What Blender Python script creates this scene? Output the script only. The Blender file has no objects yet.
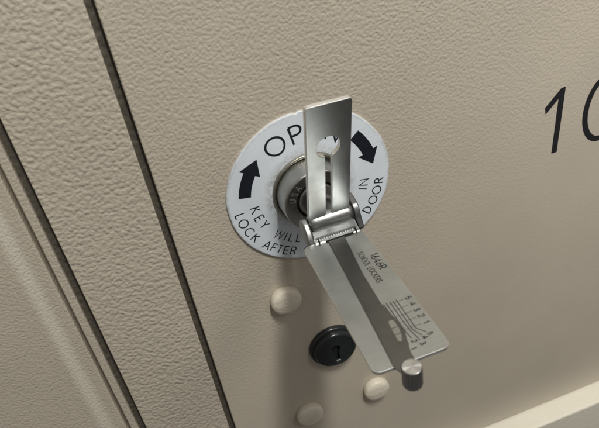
import bpy, bmesh, math, random
from mathutils import Vector, Matrix
from mathutils.geometry import tessellate_polygon

# ---------------------------------------------------------------- units
# "door units": x right, y up, z out of the door; 1 unit = 1.4 mm
U = 0.0014
def Wp(x, y, z):
    return Vector((x*U, -z*U, y*U))
def Wv(x, y, z):
    return Vector((x, -z, y))

scene = bpy.context.scene
COL = scene.collection

# ---------------------------------------------------------------- camera
cam = bpy.data.cameras.new("camera")
co = bpy.data.objects.new("camera", cam); COL.objects.link(co); scene.camera = co
Mc = [[0.9363652, 0.2982616, -0.1850952], [-0.1382932, 0.7980954, 0.5864458], [0.3226379, -0.5235301, 0.7885564]]
cols = [Wv(Mc[0][k], Mc[1][k], Mc[2][k]).normalized() for k in range(3)]
mat = Matrix((cols[0], cols[1], cols[2])).transposed().to_4x4()
mat.translation = Wp(-38.785, 100.585, 146.291)
co.matrix_world = mat
cam.sensor_width = 36.0
cam.lens = 623.3/599*36
cam.clip_start = 0.005
cam.clip_end = 100
cam.dof.use_dof = True
cam.dof.focus_distance = 180*U
cam.dof.aperture_fstop = 24.0

# ---------------------------------------------------------------- world and lamps
world = bpy.data.worlds.new("World"); scene.world = world; world.use_nodes = True
nt = world.node_tree; nt.nodes.clear()
out = nt.nodes.new('ShaderNodeOutputWorld'); bg = nt.nodes.new('ShaderNodeBackground')
tc = nt.nodes.new('ShaderNodeTexCoord'); sep = nt.nodes.new('ShaderNodeSeparateXYZ')
mr = nt.nodes.new('ShaderNodeMapRange'); mr.inputs[1].default_value = -1; mr.inputs[2].default_value = 1
rp = nt.nodes.new('ShaderNodeValToRGB')
el = rp.color_ramp.elements
el[0].position = 0.0; el[0].color = (.05, .047, .043, 1)
el[1].position = 1.0; el[1].color = (.26, .255, .24, 1)
e = el.new(.5); e.color = (.145, .137, .124, 1)
e = el.new(.72); e.color = (.235, .228, .21, 1)
nt.links.new(tc.outputs['Generated'], sep.inputs[0]); nt.links.new(sep.outputs[2], mr.inputs[0])
nt.links.new(mr.outputs[0], rp.inputs[0]); nt.links.new(rp.outputs[0], bg.inputs[0])
bg.inputs[1].default_value = .95
nt.links.new(bg.outputs[0], out.inputs[0])

def area(name, d, dist, target, sx, sy, power, color):
    L = bpy.data.lights.new(name, 'AREA'); L.shape = 'RECTANGLE'; L.size = sx; L.size_y = sy
    L.energy = power; L.color = color
    o = bpy.data.objects.new(name, L); COL.objects.link(o)
    t = Wp(*target); dv = Wv(*d).normalized()
    o.location = t + dv*dist
    o.rotation_euler = (-dv).to_track_quat('-Z', 'Y').to_euler()
    return o
area("ceiling_lamp", (.22, 1.9, 1.0), .95, (10, -20, 0), .060, .20, 7.0, (1.0, .985, .915))
area("front_fill", (.50, .75, .75), .85, (0, 0, 0), .17, .17, .85, (1.0, .95, .90))  # added fill from the front, for highlights on the steel edges

# added spot, no real fixture: its cone edge makes the soft diagonal shadow
sp_l = bpy.data.lights.new("diagonal_spot", 'SPOT'); sp_o = bpy.data.objects.new("diagonal_spot", sp_l); COL.objects.link(sp_o)
S_ = Vector((250, 640, 560)); A_ = Vector((340, 240, 0)); P_ = Vector((68, -52, 0))
half = (A_-S_).angle(P_-S_)
sp_o.location = Wp(*S_); sp_o.rotation_euler = (Wp(*A_)-Wp(*S_)).to_track_quat('-Z', 'Y').to_euler()
sp_l.spot_size = 2*half+math.radians(1.2); sp_l.spot_blend = .13; sp_l.energy = 12.0; sp_l.color = (1.0, .97, .93)
sp_l.shadow_soft_size = .05
scene.view_settings.view_transform = 'Standard'
scene.view_settings.look = 'None'
scene.view_settings.exposure = 0
scene.view_settings.gamma = 1

# ---------------------------------------------------------------- materials
def new_mat(name):
    m = bpy.data.materials.new(name); m.use_nodes = True
    n = m.node_tree.nodes; l = m.node_tree.links
    return m, n, l, n['Principled BSDF']
def noise(n, l, vec, scale, detail=2, rough=.5, dist=0):
    t = n.new('ShaderNodeTexNoise'); t.inputs['Scale'].default_value = scale
    t.inputs['Detail'].default_value = detail; t.inputs['Roughness'].default_value = rough
    t.inputs['Distortion'].default_value = dist
    l.new(vec, t.inputs['Vector']); return t
def ramp(n, l, fac, a, b, ca=(0, 0, 0, 1), cb=(1, 1, 1, 1)):
    r = n.new('ShaderNodeValToRGB'); r.color_ramp.elements[0].position = a; r.color_ramp.elements[1].position = b
    r.color_ramp.elements[0].color = ca; r.color_ramp.elements[1].color = cb
    l.new(fac, r.inputs[0]); return r
def mapping(n, l, scale=(1, 1, 1)):
    t = n.new('ShaderNodeTexCoord'); m = n.new('ShaderNodeMapping'); m.inputs['Scale'].default_value = scale
    g = n.new('ShaderNodeNewGeometry')
    l.new(g.outputs['Position'], m.inputs[0]); return m.outputs[0]

def paint(name, cell, height, base=(.522, .465, .386), rough=.36, smooth_right=False, fold_sheen=None):
    """orange-peel powder coat; cell = size of a pimple in door units"""
    m, n, l, b = new_mat(name)
    v = mapping(n, l, (1/U, 1/U, 1/U))
    n1 = noise(n, l, v, 1/cell, .6, .5, 0)
    n2 = noise(n, l, v, .5/cell, 0, .5, 0)
    n3 = noise(n, l, v, 3/cell, 1, .5)
    vo = n.new('ShaderNodeTexVoronoi'); vo.feature = 'F1'; vo.inputs['Scale'].default_value = .78/cell
    vo.inputs['Randomness'].default_value = 1.0
    wv = n.new('ShaderNodeVectorMath'); wv.operation = 'MULTIPLY_ADD'; wv.inputs[1].default_value = (.8*cell,)*3
    l.new(n2.outputs['Color'], wv.inputs[0]); l.new(v, wv.inputs[2]); l.new(wv.outputs[0], vo.inputs['Vector'])
    vm = n.new('ShaderNodeMath'); vm.operation = 'MULTIPLY_ADD'; vm.inputs[1].default_value = -.55
    l.new(vo.outputs['Distance'], vm.inputs[0]); l.new(n1.outputs[0], vm.inputs[2])
    r1 = n.new('ShaderNodeMapRange'); r1.interpolation_type = 'SMOOTHSTEP'
    r1.inputs[1].default_value = -.15; r1.inputs[2].default_value = .55; l.new(vm.outputs[0], r1.inputs[0])
    mx = n.new('ShaderNodeMath'); mx.operation = 'MULTIPLY_ADD'; mx.inputs[1].default_value = .30
    l.new(n2.outputs[0], mx.inputs[0]); l.new(r1.outputs[0], mx.inputs[2])
    mx2 = n.new('ShaderNodeMath'); mx2.operation = 'MULTIPLY_ADD'; mx2.inputs[1].default_value = .06
    l.new(n3.outputs[0], mx2.inputs[0]); l.new(mx.outputs[0], mx2.inputs[2])
    bp = n.new('ShaderNodeBump'); bp.inputs['Strength'].default_value = 1.0
    bp.inputs['Distance'].default_value = height*U
    if smooth_right:
        # the coat flows out smoother towards the lower right of the door
        sp = n.new('ShaderNodeSeparateXYZ'); l.new(v, sp.inputs[0])
        a = n.new('ShaderNodeMath'); a.operation = 'MULTIPLY_ADD'; a.inputs[1].default_value = .55
        l.new(sp.outputs[0], a.inputs[0])
        q = n.new('ShaderNodeMath'); q.operation = 'MULTIPLY'; q.inputs[1].default_value = -1.0
        l.new(sp.outputs[2], q.inputs[0]); l.new(q.outputs[0], a.inputs[2])
        mr = n.new('ShaderNodeMapRange'); mr.inputs[1].default_value = -25; mr.inputs[2].default_value = 75
        mr.inputs[3].default_value = 1.0; mr.inputs[4].default_value = .16
        l.new(a.outputs[0], mr.inputs[0]); l.new(mr.outputs[0], bp.inputs['Strength'])
    l.new(mx2.outputs[0], bp.inputs['Height']); l.new(bp.outputs[0], b.inputs['Normal'])
    big = noise(n, l, v, .02, 3, .6)
    cr = ramp(n, l, big.outputs[0], .3, .7, tuple(c*.95 for c in base)+(1,), tuple(min(1, c*1.04) for c in base)+(1,))
    # faint specks of dirt
    sp_ = noise(n, l, v, .28, 2, .5); sr = ramp(n, l, sp_.outputs[0], .76, .80)
    mc = n.new('ShaderNodeMix'); mc.data_type = 'RGBA'; mc.inputs[7].default_value = (base[0]*.72, base[1]*.70, base[2]*.66, 1)
    l.new(sr.outputs[0], mc.inputs[0]); l.new(cr.outputs[0], mc.inputs[6]); last = mc.outputs[2]
    if fold_sheen:
        # paler strip: highlight of the fold painted into the colour
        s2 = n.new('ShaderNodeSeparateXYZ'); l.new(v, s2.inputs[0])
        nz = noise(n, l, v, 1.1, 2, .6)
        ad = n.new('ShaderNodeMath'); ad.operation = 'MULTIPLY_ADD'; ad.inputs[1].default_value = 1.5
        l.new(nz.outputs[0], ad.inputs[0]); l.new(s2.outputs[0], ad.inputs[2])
        c_ = (fold_sheen[0]+fold_sheen[1])/2+.75
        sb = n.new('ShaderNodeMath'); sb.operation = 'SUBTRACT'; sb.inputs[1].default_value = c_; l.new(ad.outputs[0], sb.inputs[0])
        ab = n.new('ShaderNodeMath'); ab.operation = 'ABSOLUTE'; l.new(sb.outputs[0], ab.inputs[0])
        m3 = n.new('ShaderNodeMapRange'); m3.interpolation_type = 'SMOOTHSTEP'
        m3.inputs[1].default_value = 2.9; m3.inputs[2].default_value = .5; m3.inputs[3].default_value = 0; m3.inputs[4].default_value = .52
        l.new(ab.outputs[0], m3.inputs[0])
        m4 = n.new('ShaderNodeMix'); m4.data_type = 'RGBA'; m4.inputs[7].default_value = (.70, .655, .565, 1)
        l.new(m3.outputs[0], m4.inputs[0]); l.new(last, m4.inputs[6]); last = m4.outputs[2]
    l.new(last, b.inputs['Base Color'])
    b.inputs['Roughness'].default_value = rough
    b.inputs['Specular IOR Level'].default_value = .45
    return m

def scratches(n, l, v, ang, sc=(.10, 7.0, 7.0), lo=.70, hi=.73):
    m = n.new('ShaderNodeMapping'); m.inputs['Rotation'].default_value = ang; m.inputs['Scale'].default_value = sc
    l.new(v, m.inputs[0]); t = noise(n, l, m.outputs[0], 1.0, 1, .5)
    return ramp(n, l, t.outputs[0], lo, hi).outputs[0]
def steel(name, col=(.62, .615, .59), rough=.30, axis=(1, 1, 1), bump=.02, scr=.35, aniso=0):
    m, n, l, b = new_mat(name)
    v = mapping(n, l, tuple(a/U for a in axis))
    v2 = mapping(n, l, (1/U, 1/U, 1/U))
    a = noise(n, l, v, 1.0, 3, .6)
    c = noise(n, l, v2, .12, 4, .6)
    b.inputs['Metallic'].default_value = 1
    cr = ramp(n, l, c.outputs[0], .3, .7, tuple(x*.88 for x in col)+(1,), tuple(min(1, x*1.06) for x in col)+(1,))
    s1 = scratches(n, l, v2, (.0, .6, .3)); s2 = scratches(n, l, v2, (.2, -.5, 1.3))
    sm = n.new('ShaderNodeMath'); sm.operation = 'MAXIMUM'; l.new(s1, sm.inputs[0]); l.new(s2, sm.inputs[1])
    smg = noise(n, l, v2, .35, 4, .65); sg = ramp(n, l, smg.outputs[0], .50, .68)     # fingerprints, smears
    sq = n.new('ShaderNodeMath'); sq.operation = 'MULTIPLY'; sq.inputs[1].default_value = .35; l.new(sm.outputs[0], sq.inputs[0])
    mm = n.new('ShaderNodeMix'); mm.data_type = 'RGBA'; mm.inputs[7].default_value = tuple(min(1, x*1.5) for x in col)+(1,)
    l.new(sq.outputs[0], mm.inputs[0]); l.new(cr.outputs[0], mm.inputs[6])
    l.new(mm.outputs[2], b.inputs['Base Color'])
    mr = n.new('ShaderNodeMapRange'); mr.inputs[3].default_value = rough*(1-scr); mr.inputs[4].default_value = rough*(1+scr)
    l.new(a.outputs[0], mr.inputs[0])
    ra = n.new('ShaderNodeMath'); ra.operation = 'MULTIPLY_ADD'; ra.inputs[1].default_value = .045
    l.new(sg.outputs[0], ra.inputs[0]); l.new(mr.outputs[0], ra.inputs[2]); l.new(ra.outputs[0], b.inputs['Roughness'])
    bp = n.new('ShaderNodeBump'); bp.inputs['Distance'].default_value = bump*U
    l.new(a.outputs[0], bp.inputs['Height']); l.new(bp.outputs[0], b.inputs['Normal'])
    return m

def plain(name, col, rough=.5, metal=0, var=.1, scale=.5, spec=.5):
    m, n, l, b = new_mat(name)
    v = mapping(n, l, (1/U, 1/U, 1/U))
    a = noise(n, l, v, scale, 4, .6)
    cr = ramp(n, l, a.outputs[0], .3, .7, tuple(x*(1-var) for x in col)+(1,), tuple(min(1, x*(1+var)) for x in col)+(1,))
    l.new(cr.outputs[0], b.inputs['Base Color'])
    b.inputs['Roughness'].default_value = rough; b.inputs['Metallic'].default_value = metal
    b.inputs['Specular IOR Level'].default_value = spec
    bp = n.new('ShaderNodeBump'); bp.inputs['Distance'].default_value = .02*U
    l.new(a.outputs[0], bp.inputs['Height']); l.new(bp.outputs[0], b.inputs['Normal'])
    return m

M = {}
M['door'] = paint('door_paint', .85, .115, smooth_right=True)
M['post'] = paint('post_paint', 1.12, .19)
M['left'] = paint('left_door_paint', .72, .08, fold_sheen=(-82.6, -79.4))
M['rail'] = paint('rail_paint', 1.8, .06, base=(.82, .78, .67))
M['gap_shade'] = paint('gap_shade_paint', 1.5, .2, base=(.09, .078, .062), rough=.6)  # shade of the gaps put into a darker base of the paint
M['plug'] = paint('plug_paint', .9, .05, base=(.70, .64, .535))
def label_white():
    m, n, l, b = new_mat('label_white')
    v = mapping(n, l, (1/U, 1/U, 1/U))
    a = noise(n, l, v, .22, 4, .6)
    cr = ramp(n, l, a.outputs[0], .3, .7, (.74, .80, .875, 1), (.79, .845, .92, 1))
    ln = n.new('ShaderNodeVectorMath'); ln.operation = 'LENGTH'; l.new(v, ln.inputs[0])
    g = noise(n, l, v, .7, 4, .7)
    def band(r0, r1, k, last):
        q = n.new('ShaderNodeMapRange'); q.inputs[1].default_value = r0; q.inputs[2].default_value = r1
        q.inputs[3].default_value = 0; q.inputs[4].default_value = k; l.new(ln.outputs['Value'], q.inputs[0])
        p = ramp(n, l, g.outputs[0], .35, .65)
        w = n.new('ShaderNodeMath'); w.operation = 'MULTIPLY'; l.new(q.outputs[0], w.inputs[0]); l.new(p.outputs[0], w.inputs[1])
        x = n.new('ShaderNodeMix'); x.data_type = 'RGBA'; x.inputs[7].default_value = (.22, .20, .17, 1)
        l.new(w.outputs[0], x.inputs[0]); l.new(last, x.inputs[6]); return x.outputs[2]
    last = band(14.6, 11.7, .75, cr.outputs[0]); last = band(24.0, 25.0, .5, last)
    s1 = scratches(n, l, v, (0, .5, 0), (.12, 6, 6), .71, .74)
    s2 = scratches(n, l, v, (0, 2.1, 0), (.12, 6, 6), .72, .75)
    for k in (s1, s2):
        w = n.new('ShaderNodeMath'); w.operation = 'MULTIPLY'; w.inputs[1].default_value = .35; l.new(k, w.inputs[0])
        x = n.new('ShaderNodeMix'); x.data_type = 'RGBA'; x.inputs[7].default_value = (.42, .42, .42, 1)
        l.new(w.outputs[0], x.inputs[0]); l.new(last, x.inputs[6]); last = x.outputs[2]
    l.new(last, b.inputs['Base Color']); b.inputs['Roughness'].default_value = .27
    bp = n.new('ShaderNodeBump'); bp.inputs['Distance'].default_value = .03*U
    l.new(a.outputs[0], bp.inputs['Height']); l.new(bp.outputs[0], b.inputs['Normal'])
    return m
M['white'] = label_white()
M['white_edge'] = plain('label_edge', (.60, .60, .60), .4, var=.08)
M['ink'] = plain('ink_navy', (.010, .012, .020), .35, var=.2)
M['digit'] = plain('digit_black', (.014, .014, .018), .42, var=.2)
M['blackp'] = plain('black_plastic', (.016, .020, .021), .20, var=.2, scale=1)
M['hole'] = plain('hole_black', (.004, .004, .004), .8)
M['steel_arm'] = steel('arm_steel', (.43, .445, .45), .33, (5, 5, .12), .008, .25)
M['steel_body'] = steel('body_steel', (.47, .485, .475), .38, (.12, .12, 5), .006, .22)
M['steel_dark'] = steel('slide_steel', (.155, .153, .145), .33, (3, .06, 3), .004, .15)
M['steel_edge'] = steel('bright_steel', (.80, .79, .76), .22, (1, 1, 1), .004)
M['steel_lit_rim'] = steel('lit_rim_steel', (.86, .86, .84), .48, (1, 1, 1), .004, .1)  # edge highlights put into a lighter base colour; stamped letters share it
M['block'] = steel('block_steel', (.19, .195, .195), .46, (1, 1, 1), .006, .1)
M['knob_side'] = steel('knob_side_steel', (.42, .42, .42), .35, (1, 1, 1), .004, .1)
M['knob_top'] = steel('knob_top_steel', (.62, .62, .61), .30, (1, 1, 1), .003, .1)
_n = M['knob_top'].node_tree; _b = _n.nodes['Principled BSDF']; _b.inputs['Anisotropic'].default_value = .85
_t = _n.nodes.new('ShaderNodeTangent'); _t.direction_type = 'RADIAL'; _t.axis = 'Z'; _n.links.new(_t.outputs[0], _b.inputs['Tangent'])
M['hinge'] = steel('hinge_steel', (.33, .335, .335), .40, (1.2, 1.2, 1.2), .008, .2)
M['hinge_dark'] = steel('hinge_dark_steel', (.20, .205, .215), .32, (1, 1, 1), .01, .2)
M['nickel'] = steel('nickel', (.46, .455, .43), .34, (1.6, 1.6, 1.6), .12, .4)
M['nickel_dark'] = steel('nickel_dark', (.42, .415, .39), .46, (1.2, 1.2, 1.2), .06, .5)
M['brass'] = steel('worn_rim', (.40, .385, .33), .42, (1, 1, 1), .14, .4)
M['etch'] = plain('etched_marking', (.022, .022, .021), .5, var=.2)
M['pill'] = steel('pill_steel', (.40, .40, .37), .34, (1, 1, 1), .004)

# ---------------------------------------------------------------- mesh helpers
class MB:
    def __init__(s):
        s.v = []; s.f = []; s.mi = []; s.smooth = []
    def add(s, verts, faces, mi=0, sm=False):
        o = len(s.v); s.v += [tuple(p) for p in verts]
        for f in faces:
            s.f.append([i+o for i in f]); s.mi.append(mi); s.smooth.append(sm)
    def prism(s, pts, fr, h0, h1, mi=0, sides=True, bottom=True):
        """outline pts (a,b) in a frame fr(a,b,h) -> (x,y,z); extruded from h0 to h1; holes not supported"""
        n = len(pts)
        A = [fr(a, b, h0) for a, b in pts]; B = [fr(a, b, h1) for a, b in pts]
        tris = tessellate_polygon([[Vector((a, b, 0)) for a, b in pts]])
        F = []
        ar = sum(pts[i][0]*pts[(i+1) % n][1]-pts[(i+1) % n][0]*pts[i][1] for i in range(n))
        for t in tris:
            a, b, c = [pts[i] for i in t]
            cr = (b[0]-a[0])*(c[1]-a[1])-(b[1]-a[1])*(c[0]-a[0])
            t = list(t) if cr > 0 else list(t)[::-1]
            F.append([i+n for i in t])
            if bottom: F.append(t[::-1])
        if sides:
            for i in range(n):
                j = (i+1) % n
                q = [i, j, j+n, i+n]
                F.append(q if ar > 0 else q[::-1])
        s.add(A+B, F, mi)
    def revolve(s, prof, c, axis='z', n=48, mi=0, sm=True, cap0=True, cap1=True):
        """prof: list of (radius, height)"""
        V = []; F = []
        for r, h in prof:
            for k in range(n):
                a = 2*math.pi*k/n
                if axis == 'z': V.append((c[0]+r*math.cos(a), c[1]+r*math.sin(a), c[2]+h))
                elif axis == 'y': V.append((c[0]+r*math.sin(a), c[1]+h, c[2]+r*math.cos(a)))
                else: V.append((c[0]+h, c[1]+r*math.cos(a), c[2]+r*math.sin(a)))
        for i in range(len(prof)-1):
            for k in range(n):
                j = (k+1) % n
                F.append([i*n+k, i*n+j, (i+1)*n+j, (i+1)*n+k])
        s.add(V, F, mi, sm)
        caps = []
        if cap0: caps.append([k for k in range(n)][::-1])
        if cap1: caps.append([(len(prof)-1)*n+k for k in range(n)])
        if caps:
            o = len(s.v)-len(V)
            for f in caps:
                s.f.append([i+o for i in f]); s.mi.append(mi); s.smooth.append(False)
    def box(s, x0, x1, y0, y1, z0, z1, mi=0):
        V = [(x, y, z) for z in (z0, z1) for y in (y0, y1) for x in (x0, x1)]
        F = [[0, 2, 3, 1], [4, 5, 7, 6], [0, 1, 5, 4], [1, 3, 7, 5], [3, 2, 6, 7], [2, 0, 4, 6]]
        s.add(V, F, mi)
    def build(s, name, mats, parent=None, origin=(0, 0, 0), bevel=0, seg=2, fixn=True, smooth=False, rim=None):
        if not isinstance(mats, (list, tuple)): mats = [mats]
        me = bpy.data.meshes.new(name)
        ox, oy, oz = origin
        me.from_pydata([tuple(Wp(x-ox, y-oy, z-oz)) for x, y, z in s.v], [], s.f)
        for m in mats: me.materials.append(m)
        for p, mi, sm in zip(me.polygons, s.mi, s.smooth):
            p.material_index = mi; p.use_smooth = sm
        me.update()
        o = bpy.data.objects.new(name, me); COL.objects.link(o)
        if fixn:
            bm = bmesh.new(); bm.from_mesh(me); bmesh.ops.recalc_face_normals(bm, faces=bm.faces)
            bm.to_mesh(me); bm.free()
        if parent is not None:
            o.parent = parent
            o.location = Wp(*origin) - Vector(parent['_org'])
        else:
            o.location = Wp(*origin)
        o['_org'] = tuple(Wp(*origin))
        if bevel:
            b = o.modifiers.new('bevel', 'BEVEL'); b.width = bevel*U; b.segments = seg
            b.limit_method = 'ANGLE'; b.angle_limit = math.radians(35)
            if rim is not None: b.material = rim
            if smooth:
                b.harden_normals = True
                for p in me.polygons: p.use_smooth = True
        return o
def thing(name, label, cat, origin, group=None):
    o = bpy.data.objects.new(name, None); COL.objects.link(o)
    o.location = Wp(*origin); o['_org'] = tuple(Wp(*origin)); o['label'] = label; o['category'] = cat
    o.empty_display_size = .01
    if group: o['group'] = group
    return o
def struct(name, origin):
    o = bpy.data.objects.new(name, None); COL.objects.link(o)
    o.location = Wp(*origin); o['_org'] = tuple(Wp(*origin)); o['kind'] = 'structure'
    o.empty_display_size = .01
    return o
def tag(o, label, cat, group=None):
    o['label'] = label; o['category'] = cat
    if group: o['group'] = group
    return o
FZ = lambda a, b, h: (a, b, h)             # outline in the door plane
FY = lambda a, b, h: (a, h, b)             # outline in the horizontal plane (x, z), height = y

def rounded(x0, x1, y0, y1, r, n=6):
    P = []
    for cx, cy, a0 in ((x1-r, y1-r, 0), (x0+r, y1-r, 90), (x0+r, y0+r, 180), (x1-r, y0+r, 270)):
        for k in range(n+1):
            a = math.radians(a0+90*k/n); P.append((cx+r*math.cos(a), cy+r*math.sin(a)))
    return P

# ---------------------------------------------------------------- a plain geometric stroke alphabet
def arc(cx, cy, rx, ry, a0, a1, n=14):
    return [(cx+rx*math.cos(math.radians(a0+(a1-a0)*k/n)), cy+ry*math.sin(math.radians(a0+(a1-a0)*k/n))) for k in range(n+1)]
G = {
 'O': (1.0, [arc(.5, .5, .5, .5, 90, 450, 36)]),
 'P': (.55, [[(0, 0), (0, 1)], [(0, 1), (.28, 1)] + arc(.28, .74, .26, .26, 90, -90)[1:] + [(0, .48)]]),
 'E': (.48, [[(.48, 1), (0, 1), (0, 0), (.48, 0)], [(0, .52), (.44, .52)]]),
 'N': (.72, [[(0, 0), (0, 1), (.72, 0), (.72, 1)]]),
 'K': (.60, [[(0, 0), (0, 1)], [(.56, 1), (.02, .46)], [(.18, .60), (.62, 0)]]),
 'Y': (.66, [[(0, 1), (.33, .5), (.66, 1)], [(.33, .5), (.33, 0)]]),
 'W': (1.05, [[(0, 1), (.27, 0), (.525, .9), (.78, 0), (1.05, 1)]]),
 'I': (.0, [[(0, 0), (0, 1)]]),
 'L': (.42, [[(0, 1), (0, 0), (.42, 0)]]),
 'C': (.80, [arc(.5, .5, .5, .5, 48, 312, 26)]),
 'A': (.76, [[(0, 0), (.38, 1), (.76, 0)], [(.14, .34), (.62, .34)]]),
 'F': (.46, [[(.46, 1), (0, 1), (0, 0)], [(0, .52), (.42, .52)]]),
 'T': (.54, [[(0, 1), (.54, 1)], [(.27, 1), (.27, 0)]]),
 'R': (.56, [[(0, 0), (0, 1)], [(0, 1), (.28, 1)] + arc(.28, .75, .25, .25, 90, -90)[1:] + [(0, .5)], [(.28, .5), (.58, 0)]]),
 'D': (.68, [[(0, 0), (0, 1), (.2, 1)] + arc(.2, .5, .48, .5, 90, -90)[1:] + [(0, 0)]]),
 'M': (.86, [[(0, 0), (.08, 1), (.43, .15), (.78, 1), (.86, 0)]]),
 'S': (.50, [arc(.26, .75, .24, .25, 30, 270, 14) + arc(.25, .25, .25, .25, 90, -150, 14)[1:]]),
 'G': (.92, [arc(.5, .5, .5, .5, 48, 350, 28) + [(.55, .44)]]),
 'H': (.64, [[(0, 0), (0, 1)], [(.64, 0), (.64, 1)], [(0, .5), (.64, .5)]]),
 'U': (.60, [[(0, 1), (0, .3)] + arc(.3, .3, .3, .3, 180, 360)[1:] + [(.6, 1)]]),
 '-': (.3, [[(0, .45), (.3, .45)]]),
 '1': (.22, [[(0, .76), (.2, 1), (.2, 0)]]),
 '2': (.52, [arc(.26, .74, .25, .26, 170, -35, 14) + [(0, 0), (.54, 0)]]),
 '3': (.50, [arc(.24, .76, .22, .24, 150, -90, 14) + arc(.24, .26, .26, .26, 90, -150, 14)[1:]]),
 '4': (.58, [[(.44, 0), (.44, 1), (0, .28), (.6, .28)]]),
 '5': (.50, [[(.46, 1), (.1, 1), (.04, .55)] + arc(.24, .32, .26, .32, 110, -145, 16)]),
 '6': (.54, [[(.42, 1), (.06, .42)] + arc(.27, .28, .26, .28, 150, 510, 24)]),
}
G['c'] = G['C']
class Ink:
    """collects flat strokes of constant width"""
    def __init__(s, mb, lift0, step=.0015):
        s.mb = mb; s.h = lift0; s.step = step
    def stroke(s, pts, w, fr):
        closed = (abs(pts[0][0]-pts[-1][0])+abs(pts[0][1]-pts[-1][1])) < 1e-6 and len(pts) > 3
        P = [Vector(p) for p in pts]
        if closed: P = P[:-1]
        n = len(P); L = []; R = []
        for i in range(n):
            if closed: a = P[i-1]; b = P[(i+1) % n]
            else: a = P[i-1] if i else None; b = P[i+1] if i < n-1 else None
            d1 = (P[i]-a).normalized() if a is not None else None
            d2 = (b-P[i]).normalized() if b is not None else None
            if d1 is None: d1 = d2
            if d2 is None: d2 = d1
            n1 = Vector((-d1.y, d1.x)); n2 = Vector((-d2.y, d2.x)); m = n1+n2
            m = n1 if m.length < 1e-6 else m.normalized()
            k = w/2/max(.45, m.dot(n1))
            L.append(P[i]+m*k); R.append(P[i]-m*k)
        V = [fr(p.x, p.y, s.h) for p in L]+[fr(p.x, p.y, s.h) for p in R]
        F = []
        for i in range(n if closed else n-1):
            j = (i+1) % n
            F.append([n+i, n+j, j, i])
        s.mb.add(V, F); s.h += s.step
    def glyph(s, ch, size, w, fr, squash=1):
        """glyph centred on 0,0"""
        adv, st = G[ch]
        for p in st:
            s.stroke([((x-adv/2)*size*squash, (y-.5)*size) for x, y in p], w, fr)

# ================================================================ LOCKER STRUCTURE
TOP, BOT = 150, -330
# dark inside behind the gaps
frame = struct('locker_frame', (-57, -156, 0))
mb = MB(); mb.box(-70.1, -43.9, -156.4, TOP, -14, 0); mb.build('post', M['post'], frame, (-57, -156, 0), bevel=.3, seg=3)
mb = MB(); mb.box(-190, 260, BOT, TOP, -16, -14.2); mb.build('gap_shade_backing', M['gap_shade'], frame, (-57, -156, -14))
mb = MB(); mb.box(-44.0, -40.6, -156.4, TOP, -14, -2.1); mb.build('gap_shade_strip', M['gap_shade'], frame, (-42, -156, -8))
mb = MB(); mb.box(-73.2, -70.0, -340, TOP, -14, -2.1); mb.build('gap_shade_strip', M['gap_shade'], frame, (-71, -156, -8))
mb = MB(); mb.box(-69.9, 262, -196, -157.1, -14, 9.2); mb.build('ledge', M['rail'], frame, (60, -157, 0), bevel=.9, seg=3)
mb = MB(); mb.box(-69.9, 262, BOT, -196.3, -14, 2); mb.build('lower_panel', M['door'], frame, (60, -200, 0), bevel=.8)

# right door
door = struct('locker_door', (0, -156, 0))
# folded pan: front sheet with rounded edge
mb = MB(); mb.box(-41.75, 262, -156.2, TOP, -12, 0); mb.build('door_panel', M['door'], door, (0, -156, 0), bevel=.45, seg=4)

# left door: sheet with a soft step
ldoor = struct('locker_door', (-90, -156, 0))
prof = [(-230, .9), (-84.0, .9), (-83.2, .84), (-82.2, .62), (-81.2, .30), (-80.3, .08), (-79.6, 0), (-76.4, 0), (-76.0, -.12), (-75.8, -.5), (-75.75, -12), (-230, -12)]
mb = MB()
V = [(x, y, z) for y in (BOT, TOP) for x, z in prof]; n = len(prof)
F = [[i, (i+1) % n, (i+1) % n+n, i+n] for i in range(n)] + [list(range(n))[::-1], [i+n for i in range(n)]]
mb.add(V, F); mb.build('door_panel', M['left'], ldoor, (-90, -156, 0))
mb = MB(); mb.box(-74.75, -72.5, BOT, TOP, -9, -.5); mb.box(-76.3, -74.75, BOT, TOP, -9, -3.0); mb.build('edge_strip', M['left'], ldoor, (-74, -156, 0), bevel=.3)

# ---------------------------------------------------------------- number 10
num = thing('locker_number', 'large black number 10 painted on the beige door, right of the round label', 'number', (84.5, -16, 0))
mb = MB(); ink = Ink(mb, .05)
mb.prism([(83.4, -16.0), (85.45, -16.0), (85.95, 7.5), (84.4, 7.5), (79.1, 2.1), (79.5, -.3), (83.75, 3.9)], FZ, .02, .06)
mb.build('digit', M['digit'], num, (84.5, -4, 0))
mb = MB(); ink = Ink(mb, .06)
ink.stroke([(x+.012*y, y) for x, y in arc(101.9, -4.4, 6.9, 11.4, 90, 450, 64)], 2.05, FZ)
mb.build('digit', M['digit'], num, (102, -4, 0))

# ---------------------------------------------------------------- painted bolt heads
def bolt_head(x, y, label, r=5.1):
    rnd = random.Random(int(x*7+y))
    mb = MB()
    prof = [(r*.96, 0), (r*.97, .25), (r*1.0, .5), (r*1.0, 1.9), (r*.985, 2.35), (r*.94, 2.75), (r*.85, 3.1), (r*.70, 3.4), (r*.50, 3.62), (r*.25, 3.75), (.02, 3.8)]
    mb.revolve(prof, (x, y, -.05), 'z', 48, cap1=False)
    mb.v = [(a+rnd.uniform(-.03, .03), b+rnd.uniform(-.03, .03), c+(.03*math.sin(a*1.7)+.03*math.cos(b*2.1) if c > 1 else 0)) for a, b, c in mb.v]
    return tag(mb.build('bolt_head', M['plug'], None, (x, y, 0)), label, 'bolt', 'painted bolt heads around the black keyhole plug')
bolt_head(-14.0, -38.6, 'domed beige painted bolt head just below the round label, left of the pick')
bolt_head(-14.0, -98.4, 'shaded beige painted bolt head at the bottom, below the black keyhole plug')
bolt_head(13.5, -98.6, 'bright beige painted bolt head under the free end of the flat steel pick')

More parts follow.
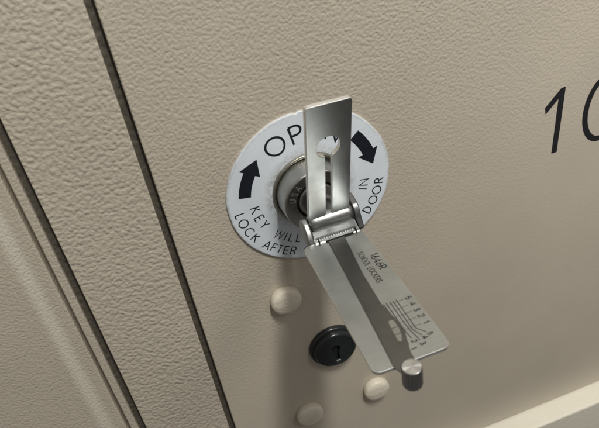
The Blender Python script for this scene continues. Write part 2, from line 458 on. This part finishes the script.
# ---------------------------------------------------------------- lower black keyhole plug
pc = (-.6, -67.4, 0)
mb = MB()
mb.revolve([(8.95, 0), (8.95, .8), (8.75, 1.35), (8.4, 1.6), (7.5, 1.65)], pc, 'z', 64)
plug0 = thing('keyhole_plug', 'round black plastic plug with a keyhole slot, set in the door below the label', 'keyhole plug', pc)
mb.build('plug_rim', M['blackp'], plug0, pc)
# domed face with keyway cut
mb = MB()
kw = [(-.85, -5.4), (1.0, -5.4), (1.0, -1.0), (1.5, -.3), (1.5, 1.6), (1.0, 2.4), (-1.0, 2.4), (-1.5, 1.6), (-1.5, -.3), (-.85, -1.0)]
N = 64
def facep(r, a, h): return (pc[0]+r*math.cos(a), pc[1]+r*math.sin(a), h)
rings = [(7.85, 1.5), (7.8, 2.7), (7.6, 3.25), (7.25, 3.5), (6.8, 3.55), (6.3, 3.4)]
mb.revolve(rings, pc, 'z', N, cap0=False, cap1=False)
outer = [(6.3*math.cos(2*math.pi*k/N), 6.3*math.sin(2*math.pi*k/N)) for k in range(N)]
tri = tessellate_polygon([[Vector((a, b, 0)) for a, b in outer], [Vector((a, b, 0)) for a, b in kw]])
allp = outer+kw
mb.add([(pc[0]+a, pc[1]+b, 4.1) for a, b in allp], [list(t) for t in tri])
mb.v = [(a, b, c-.70 if abs(c-4.1) < 1e-6 else c) for a, b, c in mb.v]
m_ = len(kw)
mb.add([(pc[0]+a, pc[1]+b, 3.4) for a, b in kw]+[(pc[0]+a, pc[1]+b, -1.8) for a, b in kw], [[i, (i+1) % m_, (i+1) % m_+m_, i+m_] for i in range(m_)])
plug = mb.build('plug_face', M['blackp'], plug0, pc, fixn=True)
mb = MB(); mb.box(pc[0]-2, pc[0]+2, pc[1]-5.3, pc[1]+3, 1.9, 2.0); mb.build('keyway', M['hole'], plug, pc)
mb = MB(); mb.box(pc[0]-.5, pc[0]+1.3, pc[1]-6.2, pc[1]-5.0, 2.9, 3.52); mb.build('keyway_tab', M['hinge'], plug, pc, bevel=.2)

# ---------------------------------------------------------------- round label
R = 25.0
mb = MB(); N = 160
H0, H1 = 0, .75
rnd = random.Random(5)
def rad(a):
    d = math.degrees(a) % 360
    r = R + .05*math.sin(7*a)+.03*math.sin(17*a+1)
    for c, w, k in ((92.5, 2.2, .55), (88, 1.2, .25), (186, 1.5, .2), (291, 2, .15)):
        r -= k*max(0, 1-abs(d-c)/w)
    return r
ang = [2*math.pi*k/N for k in range(N)]
def ring(r, h): return [(r*math.cos(a), r*math.sin(a), h) for a in ang]
def ringo(dr, h): return [((rad(a)+dr)*math.cos(a), (rad(a)+dr)*math.sin(a), h) for a in ang]
Ls = [ringo(0, H0), ringo(.02, H1-.3), ringo(-.12, H1-.06), ringo(-.4, H1), ring(11.7, H1), ring(11.5, H1-.1), ring(11.4, H0)]
V = sum(Ls, []); F = []; 
mb.add(V, [])
for i in range(len(Ls)-1):
    for k in range(N):
        j = (k+1) % N
        mb.f.append([i*N+k, i*N+j, (i+1)*N+j, (i+1)*N+k]); mb.mi.append(1 if i < 2 else 0); mb.smooth.append(i < 3)
label = tag(mb.build('lock_label', [M['white'], M['white_edge']], None, (0, 0, 0)), 'round white label plate with navy arrows and OPEN lettering around the lock', 'label')
mb = MB(); ink = Ink(mb, H1+.02)
def polar_top(a0, rb):       # tops point outwards
    a = math.radians(a0)
    def fr(s, t, h):
        th = a - s/rb; r = rb+t
        return (r*math.cos(th), r*math.sin(th), h)
    return fr
def polar_bot(a0, rb):       # tops point to the centre
    a = math.radians(a0)
    def fr(s, t, h):
        th = a + s/rb; r = rb-t
        return (r*math.cos(th), r*math.sin(th), h)
    return fr
for ch, a in (('O', 116), ('P', 95.5), ('E', 78.5), ('N', 60.5)):
    ink.glyph(ch, 5.5, .66, polar_top(a, 18.5))
mb.build('lettering', M['ink'], label, (0, 18, 0), fixn=False); mb = MB(); ink = Ink(mb, H1+.02)
for ch, a in zip('KEY', (-174.8, -164, -154.2)): ink.glyph(ch, 2.75, .36, polar_bot(a, 17.3))
for ch, a in zip('WILL', (-133, -125.2, -118.8, -110.6)): ink.glyph(ch, 2.75, .36, polar_bot(a, 17.3))
for ch, a in zip('REMAIN', (-93, -84, -73, -61, -53.5, -46)): ink.glyph(ch, 2.75, .36, polar_bot(a, 17.3))
for ch, a in zip('IN', (-20.0, -12.4)): ink.glyph(ch, 2.75, .36, polar_bot(a, 16.9))
mb.build('lettering', M['ink'], label, (0, -17, 0), fixn=False); mb = MB(); ink = Ink(mb, H1+.02)
for ch, a in zip('LOCK', (-174.7, -167.0, -157.9, -149.5)): ink.glyph(ch, 2.75, .36, polar_bot(a, 22.0))
for ch, a in zip('AFTER', (-136.8, -130.2, -124.8, -118.9, -112.6)): ink.glyph(ch, 2.75, .36, polar_bot(a, 22.0))
for ch, a in zip('CLOSING', (-100.5, -93, -85, -78.5, -73.5, -67.5, -59)): ink.glyph(ch, 2.75, .36, polar_bot(a, 22.0))
for ch, a in zip('DOOR', (-39.6, -30.2, -20.9, -12.2)): ink.glyph(ch, 2.75, .36, polar_bot(a, 21.8))
mb.build('lettering', M['ink'], label, (0, -22, 0), fixn=False)
def arrow(a_base, a_neck, a_tip, a_c):
    P = []
    n = 10
    for k in range(n+1): P.append((21.5, a_base+(a_neck-a_base)*k/n))
    P.append((22.9, a_neck)); P.append((20.0, a_tip)); P.append((16.4, a_neck))
    for k in range(n+1): P.append((17.9, a_neck+(a_base-a_neck)*k/n))
    P = [(r*math.cos(math.radians(a)), r*math.sin(math.radians(a))) for r, a in P]
    mb = MB(); mb.prism(P, FZ, H1+.004, H1+.03)
    mb.build('arrow', M['ink'], label, (P[n+2][0], P[n+2][1], H1))
arrow(170.0, 148.0, 134.0, 0)
arrow(41.0, 18.9, 5.2, 0)

# ---------------------------------------------------------------- lock cylinder
lc = (-.35, 0, 0)
mb = MB()
mb.revolve([(11.62, 0), (11.62, 1.15), (11.45, 1.45), (11.1, 1.5), (10.75, 1.35), (10.6, .6), (10.55, .2)], (0, 0, 0), 'z', 96, cap0=False, cap1=False)
mb.revolve([(10.6, .35), (9.9, .3)], (0, 0, 0), 'z', 96, cap0=False, cap1=False)
lock = thing('lock_cylinder', 'round worn nickel lock cylinder in the centre of the white label', 'lock', lc)
mb.build('lock_rim', M['brass'], lock, (0, 0, 0))
mb = MB()
mb.revolve([(10.35, .2), (10.2, 2.2), (10.0, 5.2), (9.85, 7.0), (9.72, 7.55), (9.5, 7.8), (9.2, 7.85), (9.05, 7.75)], lc, 'z', 96, cap0=False, cap1=False)
cyl = mb.build('cylinder_body', M['nickel'], lock, lc)
mb = MB()
mb.revolve([(9.05, 7.75), (8.9, 7.45), (6.15, 7.35), (6.1, 6.6)], lc, 'z', 96, cap0=False, cap1=False)
face = mb.build('cylinder_face', M['nickel_dark'], lock, lc)
mb = MB(); mb.revolve([(6.12, 6.4), (5.2, 6.4)], lc, 'z', 64, cap0=False, cap1=False); mb.build('plug_gap', M['hole'], cyl, lc)
mb = MB(); mb.revolve([(5.45, 5.5), (5.4, 7.2), (5.15, 7.55), (4.9, 7.6)], lc, 'z', 64, cap0=False); core = mb.build('lock_core', M['nickel'], lock, lc)
mb = MB(); mb.box(lc[0]-3.4, lc[0]+3.6, -1.0, .9, 7.63, 7.68); mb.build('keyway', M['hole'], core, lc)
mb = MB(); ink = Ink(mb, 7.49, .001)
for ch, a in zip('USA', (163, 147, 131)):
    def fr(s, t, h, a=math.radians(a)):
        th = a - s/7.5; r = 7.5+t
        return (lc[0]+r*math.cos(th), r*math.sin(th), h)
    ink.glyph(ch, 1.75, .26, fr)
mb.build('stamped_letters', M['steel_lit_rim'], face, lc, fixn=False)

# ================================================================ DECODER PICK TOOL
tool = thing('lock_pick_tool', 'flat stainless steel lock pick in the lock, slotted arm upright, small knob at its end', 'lock pick', (-2.5, -1, 8))
YT = -.6
# shank and tip that enter the lock
mb = MB(); mb.box(-4.0, 2.2, -1.6, .6, 4.5, 17.5); mb.build('shank', M['hinge'], tool, (-1, -.5, 8), bevel=.35)
mb = MB()
mb.revolve([(3.0, 7.7), (3.9, 8.1), (4.1, 9.2), (4.0, 11.4), (3.4, 12.0)], (-.6, 0, 0), 'z', 40)
mb.build('shank_collar', M['hinge'], tool, (-.6, 0, 10))
# main plate
body_poly = rounded(-11.1, 5.9, 24.6, 69.4, 1.7)
body_poly = [((x+.35*(z-47)/22 if x > 0 else x-.1*(z-47)/22), z) for x, z in body_poly]
mb = MB(); mb.prism(body_poly, FY, YT-.85, YT)
for q in range(len(mb.f)):
    if len(mb.f[q]) == 4: mb.mi[q] = 1
body = mb.build('scale_plate', [M['steel_body'], M['steel_lit_rim']], tool, (-2.5, -1, 47), bevel=.36, seg=4)
body.modifiers['bevel'].material = 1
# underside keeper and slide
mb = MB()
slide = [(-4.25, 25.6), (-4.9, 38.0), (-6.25, 60.0), (-6.95, 69.8), (-6.3, 71.4), (-5.3, 72.4), (-3.2, 72.4), (-2.3, 71.0), (-2.1, 67.4), (-1.4, 64.6), (-.55, 61.6), (-.62, 58.6), (-1.15, 55.4), (-1.6, 52.4), (-1.25, 41.0), (-.05, 30), (.35, 25.4)]
mb.prism(slide, FY, YT+.03, YT+.30)
sl = mb.build('slide_strip', M['steel_dark'], tool, (-3.5, YT, 47), bevel=.05, seg=1)
pill = []
for k in range(9):
    a = math.radians(20+180*k/8); pill.append((-2.0+.72*math.cos(a), 58.6+.75*math.sin(a)*-1))
pill = [(-2.75, 58.7), (-2.65, 58.1), (-2.3, 57.75), (-1.85, 57.7), (-1.5, 58.0), (-1.38, 58.6), (-1.38, 60.8), (-1.75, 62.6), (-2.3, 63.9), (-2.75, 64.2), (-3.1, 63.6), (-3.0, 61.5)]
mb = MB(); mb.prism(pill, FY, YT+.305, YT+.33); mb.build('slide_window', M['pill'], sl, (-2, YT, 60))
mb = MB()
for z in (60.0, 61.9): mb.box(-3.0, -1.45, YT+.335, YT+.345, z, z+.14)
mb.build('window_line', M['etch'], sl, (-2, YT, 61))
# knurled knob
mb = MB(); kc = (-4.15, 0, 72.0); N = 72
V = []; F = []
prof = [(1.7, -4.3), (2.05, -4.1), (2.1, -3.9), (2.1, .75), (2.02, 1.0), (1.9, 1.1), (1.0, 1.13), (.3, 1.16), (.1, 1.15), (.01, 1.15)]
for i, (r, h) in enumerate(prof):
    for k in range(N):
        a = 2*math.pi*k/N
        rr = r*(1-.07*(k//2 % 2)) if 1 < i < 4 else r
        V.append((kc[0]+rr*math.sin(a), h, kc[2]+rr*math.cos(a)))
for i in range(len(prof)-1):
    for k in range(N):
        j = (k+1) % N; F.append([i*N+k, i*N+j, (i+1)*N+j, (i+1)*N+k])
F.append(list(range(N))[::-1])
mb.add(V, F)
for q in range(len(mb.f)):
    if q < 3*N: mb.mi[q] = 1
mb.build('knob', [M['knob_top'], M['knob_side']], tool, kc)
# etched scale
mb = MB(); ink = Ink(mb, YT+.012, .0008)
lines = [[(-1.2, 52.3), (-1.0, 58.3), (-1.15, 62.5), (-1.5, 65.4)],
         [(-.5, 52.3), (-.5, 58.4), (-.45, 62.2), (-.15, 64.0)],
         [(.4, 52.3), (.4, 58.9), (.6, 62.0), (1.2, 65.2)],
         [(1.15, 52.3), (1.15, 58.8), (1.15, 61.9), (2.15, 64.2)],
         [(1.95, 52.3), (1.95, 58.3), (1.95, 61.9), (3.45, 63.8)]]
for L in lines: ink.stroke([(a, b) for a, b in L], .20, FY)
for z in (53.0, 55.1, 57.1, 59.2, 61.3): ink.stroke([(1.1, z), (3.5, z-.05)], .11, FY)
for z in (53.0, 55.1, 57.1, 59.2, 61.3): ink.stroke([(-1.2, z), (1.0, z)], .07, FY)
# glyph frame: reading direction = +z (away from the lock), tops towards +x
def gf(cx, cz):
    return lambda s, t, h: (cx+t, h, cz+s)
def gf2(cx, cz):
    return lambda s, t, h: (cx+t, h, cz+s)
for ch, x, z in (('5', 4.7, 53.0), ('4', 4.7, 55.1), ('3', 4.7, 57.1), ('2', 4.7, 59.2), ('1', 4.7, 61.3)):
    ink.glyph(ch, 1.35, .24, gf(x, z))
for ch, x, z in (('1', -1.05, 66.7), ('2', .0, 65.0), ('3', 1.3, 66.3), ('4', 2.45, 65.0), ('5', 3.95, 64.5)):
    ink.glyph(ch, 1.15, .24, gf(x, z))
mb.build('etched_scale', M['etch'], body, (2, YT, 55), fixn=False); mb = MB(); ink = Ink(mb, YT+.012, .0008)
z = 35.4
for ch in '1646R':
    adv = G[ch][0]*1.75*.85
    ink.glyph(ch, 1.95, .30, gf(4.0, z+adv/2), .85); z += adv+.55
def line(txt, x, z0, z1, size, w):
    advs = [(.35 if c == ' ' else max(G[c][0], .12)*size*.62) for c in txt]
    gap = (z1-z0-sum(advs))/(len(txt)-1); z = z0
    for c, a in zip(txt, advs):
        if c != ' ': ink.glyph(c, size, w, gf(x, z+a/2), .62)
        z += a+gap
line('SCHOOL LOCKERS', 1.25, 33.3, 45.3, 1.45, .20)
mb.build('etched_text', M['etch'], body, (3, YT, 40), fixn=False)

# hinge block (wedge) behind the plate
def quadprism(name, pts_yz, x0, x1, mat_, bevel=.2, parent=tool, seg=2, rim=None):
    mb = MB()
    n = len(pts_yz)
    V = [(x0, y, z) for y, z in pts_yz]+[(x1, y, z) for y, z in pts_yz]
    F = [list(range(n)), [i+n for i in range(n)][::-1]]+[[i, i+n, (i+1) % n+n, (i+1) % n] for i in range(n)]
    mb.add(V, F); return mb.build(name, mat_, parent, ((x0+x1)/2, pts_yz[0][0], pts_yz[0][1]), bevel=bevel, seg=seg, rim=rim)
blk = quadprism('hinge_block', [(.9, 21.0), (1.0, 21.6), (-.45, 25.3), (-2.3, 25.3), (-2.6, 16.2), (.3, 16.2), (.3, 21.0)], -7.6, 4.9, [M['block'], M['steel_lit_rim']], .20, rim=1)
mb = MB()   # serrations on the lower half of the sloping face
k = -7.0
while k < 4.2:
    s = (.05*(1), 0)
    def sp(t, lift):      # point on the sloping face
        y = 1.0+(-.45-1.0)*t; z = 21.6+(25.3-21.6)*t
        return (y+lift*.93, z+lift*.37)
    y0, z0 = sp(.52, .02); y1, z1 = sp(.80, .02); y2, z2 = sp(.66, .12)
    mb.add([(k, y0, z0), (k+.62, y0, z0), (k+.62, y1, z1), (k, y1, z1), (k+.31, y2, z2)], [[0, 1, 4], [1, 2, 4], [2, 3, 4], [3, 0, 4]])
    k += .66
mb.build('serration', M['block'], blk, (-1.5, .3, 24), bevel=0)
mb = MB(); mb.box(-6.6, -6.3, -.6, .2, 24.0, 25.45); mb.box(3.7, 4.0, -.6, .2, 24.0, 25.45); mb.box(-4.7, 3.0, -.585, -.22, 25.2, 25.62)
mb.build('block_slot', M['hole'], blk, (-1, 0, 25))
# hinge barrel: soft roll the arm folds on
mb = MB()
rp_ = [(.1, -7.3), (1.9, -7.1), (2.35, -6.6), (2.4, -5.0), (2.4, 3.5), (2.35, 4.4), (1.9, 4.9), (.1, 5.0)]
mb.revolve(rp_, (0, 2.35, 19.6), 'x', 40, cap0=False, cap1=False)
mb.build('hinge_barrel', M['hinge'], tool, (-1.2, 2.35, 19.6))
# cheeks
mb = MB()
ch_poly = [(3.3, 18.0), (3.9, 18.9), (4.0, 20.0), (3.2, 21.4), (2.2, 22.6), (.6, 24.0), (-1.0, 24.5), (-2.3, 24.0), (-2.9, 22.5), (-2.8, 19.5), (-1.2, 18.0), (1.4, 17.5)]
V = [(-9.2, y, z) for y, z in ch_poly]+[(-7.2, y, z) for y, z in ch_poly]; n = len(ch_poly)
mb.add(V, [list(range(n)), [i+n for i in range(n)][::-1]]+[[i, i+n, (i+1) % n+n, (i+1) % n] for i in range(n)])
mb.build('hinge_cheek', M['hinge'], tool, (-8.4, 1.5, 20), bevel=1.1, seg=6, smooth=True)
mb = MB()
ch_poly = [(5.0, 17.6), (4.6, 19.6), (3.6, 20.9), (1.6, 21.6), (.2, 22.4), (-1.6, 23.4), (-2.6, 22.2), (-2.7, 20.2), (-1.2, 18.6), (1.6, 18.0), (3.2, 17.6), (4.4, 16.0), (5.4, 15.6)]
V = [(5.3, y, z) for y, z in ch_poly]+[(7.0, y, z) for y, z in ch_poly]; n = len(ch_poly)
mb.add(V, [list(range(n)), [i+n for i in range(n)][::-1]]+[[i, i+n, (i+1) % n+n, (i+1) % n] for i in range(n)])
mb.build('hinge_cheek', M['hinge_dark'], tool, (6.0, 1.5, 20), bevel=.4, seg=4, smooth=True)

# folding arm with keyhole slot
w = Vector((0.99931, -0.03399, -0.01500)); v = Vector((0.03627, 0.97998, 0.19569)); nn = Vector((0.00805, -0.19609, 0.98055))
b0 = Vector((-1.47, 4.8, 21.0))
def FA(a, b, h):
    p = b0+w*a+v*b+nn*h; return (p.x, p.y, p.z)
cx_, cy_, cr_ = -.2, 22.4, 3.05
P = [(-5.68, -1.2), (-1.0, -1.2)]
aL = math.asin(min(1, .8/cr_)); 
P.append((-1.0, cy_-math.sqrt(cr_**2-(.8)**2)))
sa = math.degrees(math.atan2(-math.sqrt(cr_**2-.64), -.8)); ea = math.degrees(math.atan2(-math.sqrt(cr_**2-1.05**2), 1.05))
for k in range(1, 40):
    a = math.radians(sa+(ea-360-sa)*k/40) if False else math.radians((sa % 360)-((sa % 360)-(ea))*k/40)
    P.append((cx_+cr_*math.cos(a), cy_+cr_*math.sin(a)))
P += [(.85, cy_-math.sqrt(cr_**2-1.05**2)), (.85, -1.2), (5.65, -1.2)]
P += [(5.68, 34.0), (5.5, 34.6), (4.9, 34.8), (-4.9, 34.85), (-5.5, 34.65), (-5.7, 34.0)]
mb = MB(); mb.prism(P, FA, -1.3, 0)
for q in range(len(mb.f)):
    if len(mb.f[q]) == 4: mb.mi[q] = 1
mb.build('folding_arm', [M['steel_arm'], M['steel_lit_rim']], tool, tuple(b0), bevel=.14, seg=2)

for o in list(bpy.data.objects):
    if '_org' in o: del o['_org']
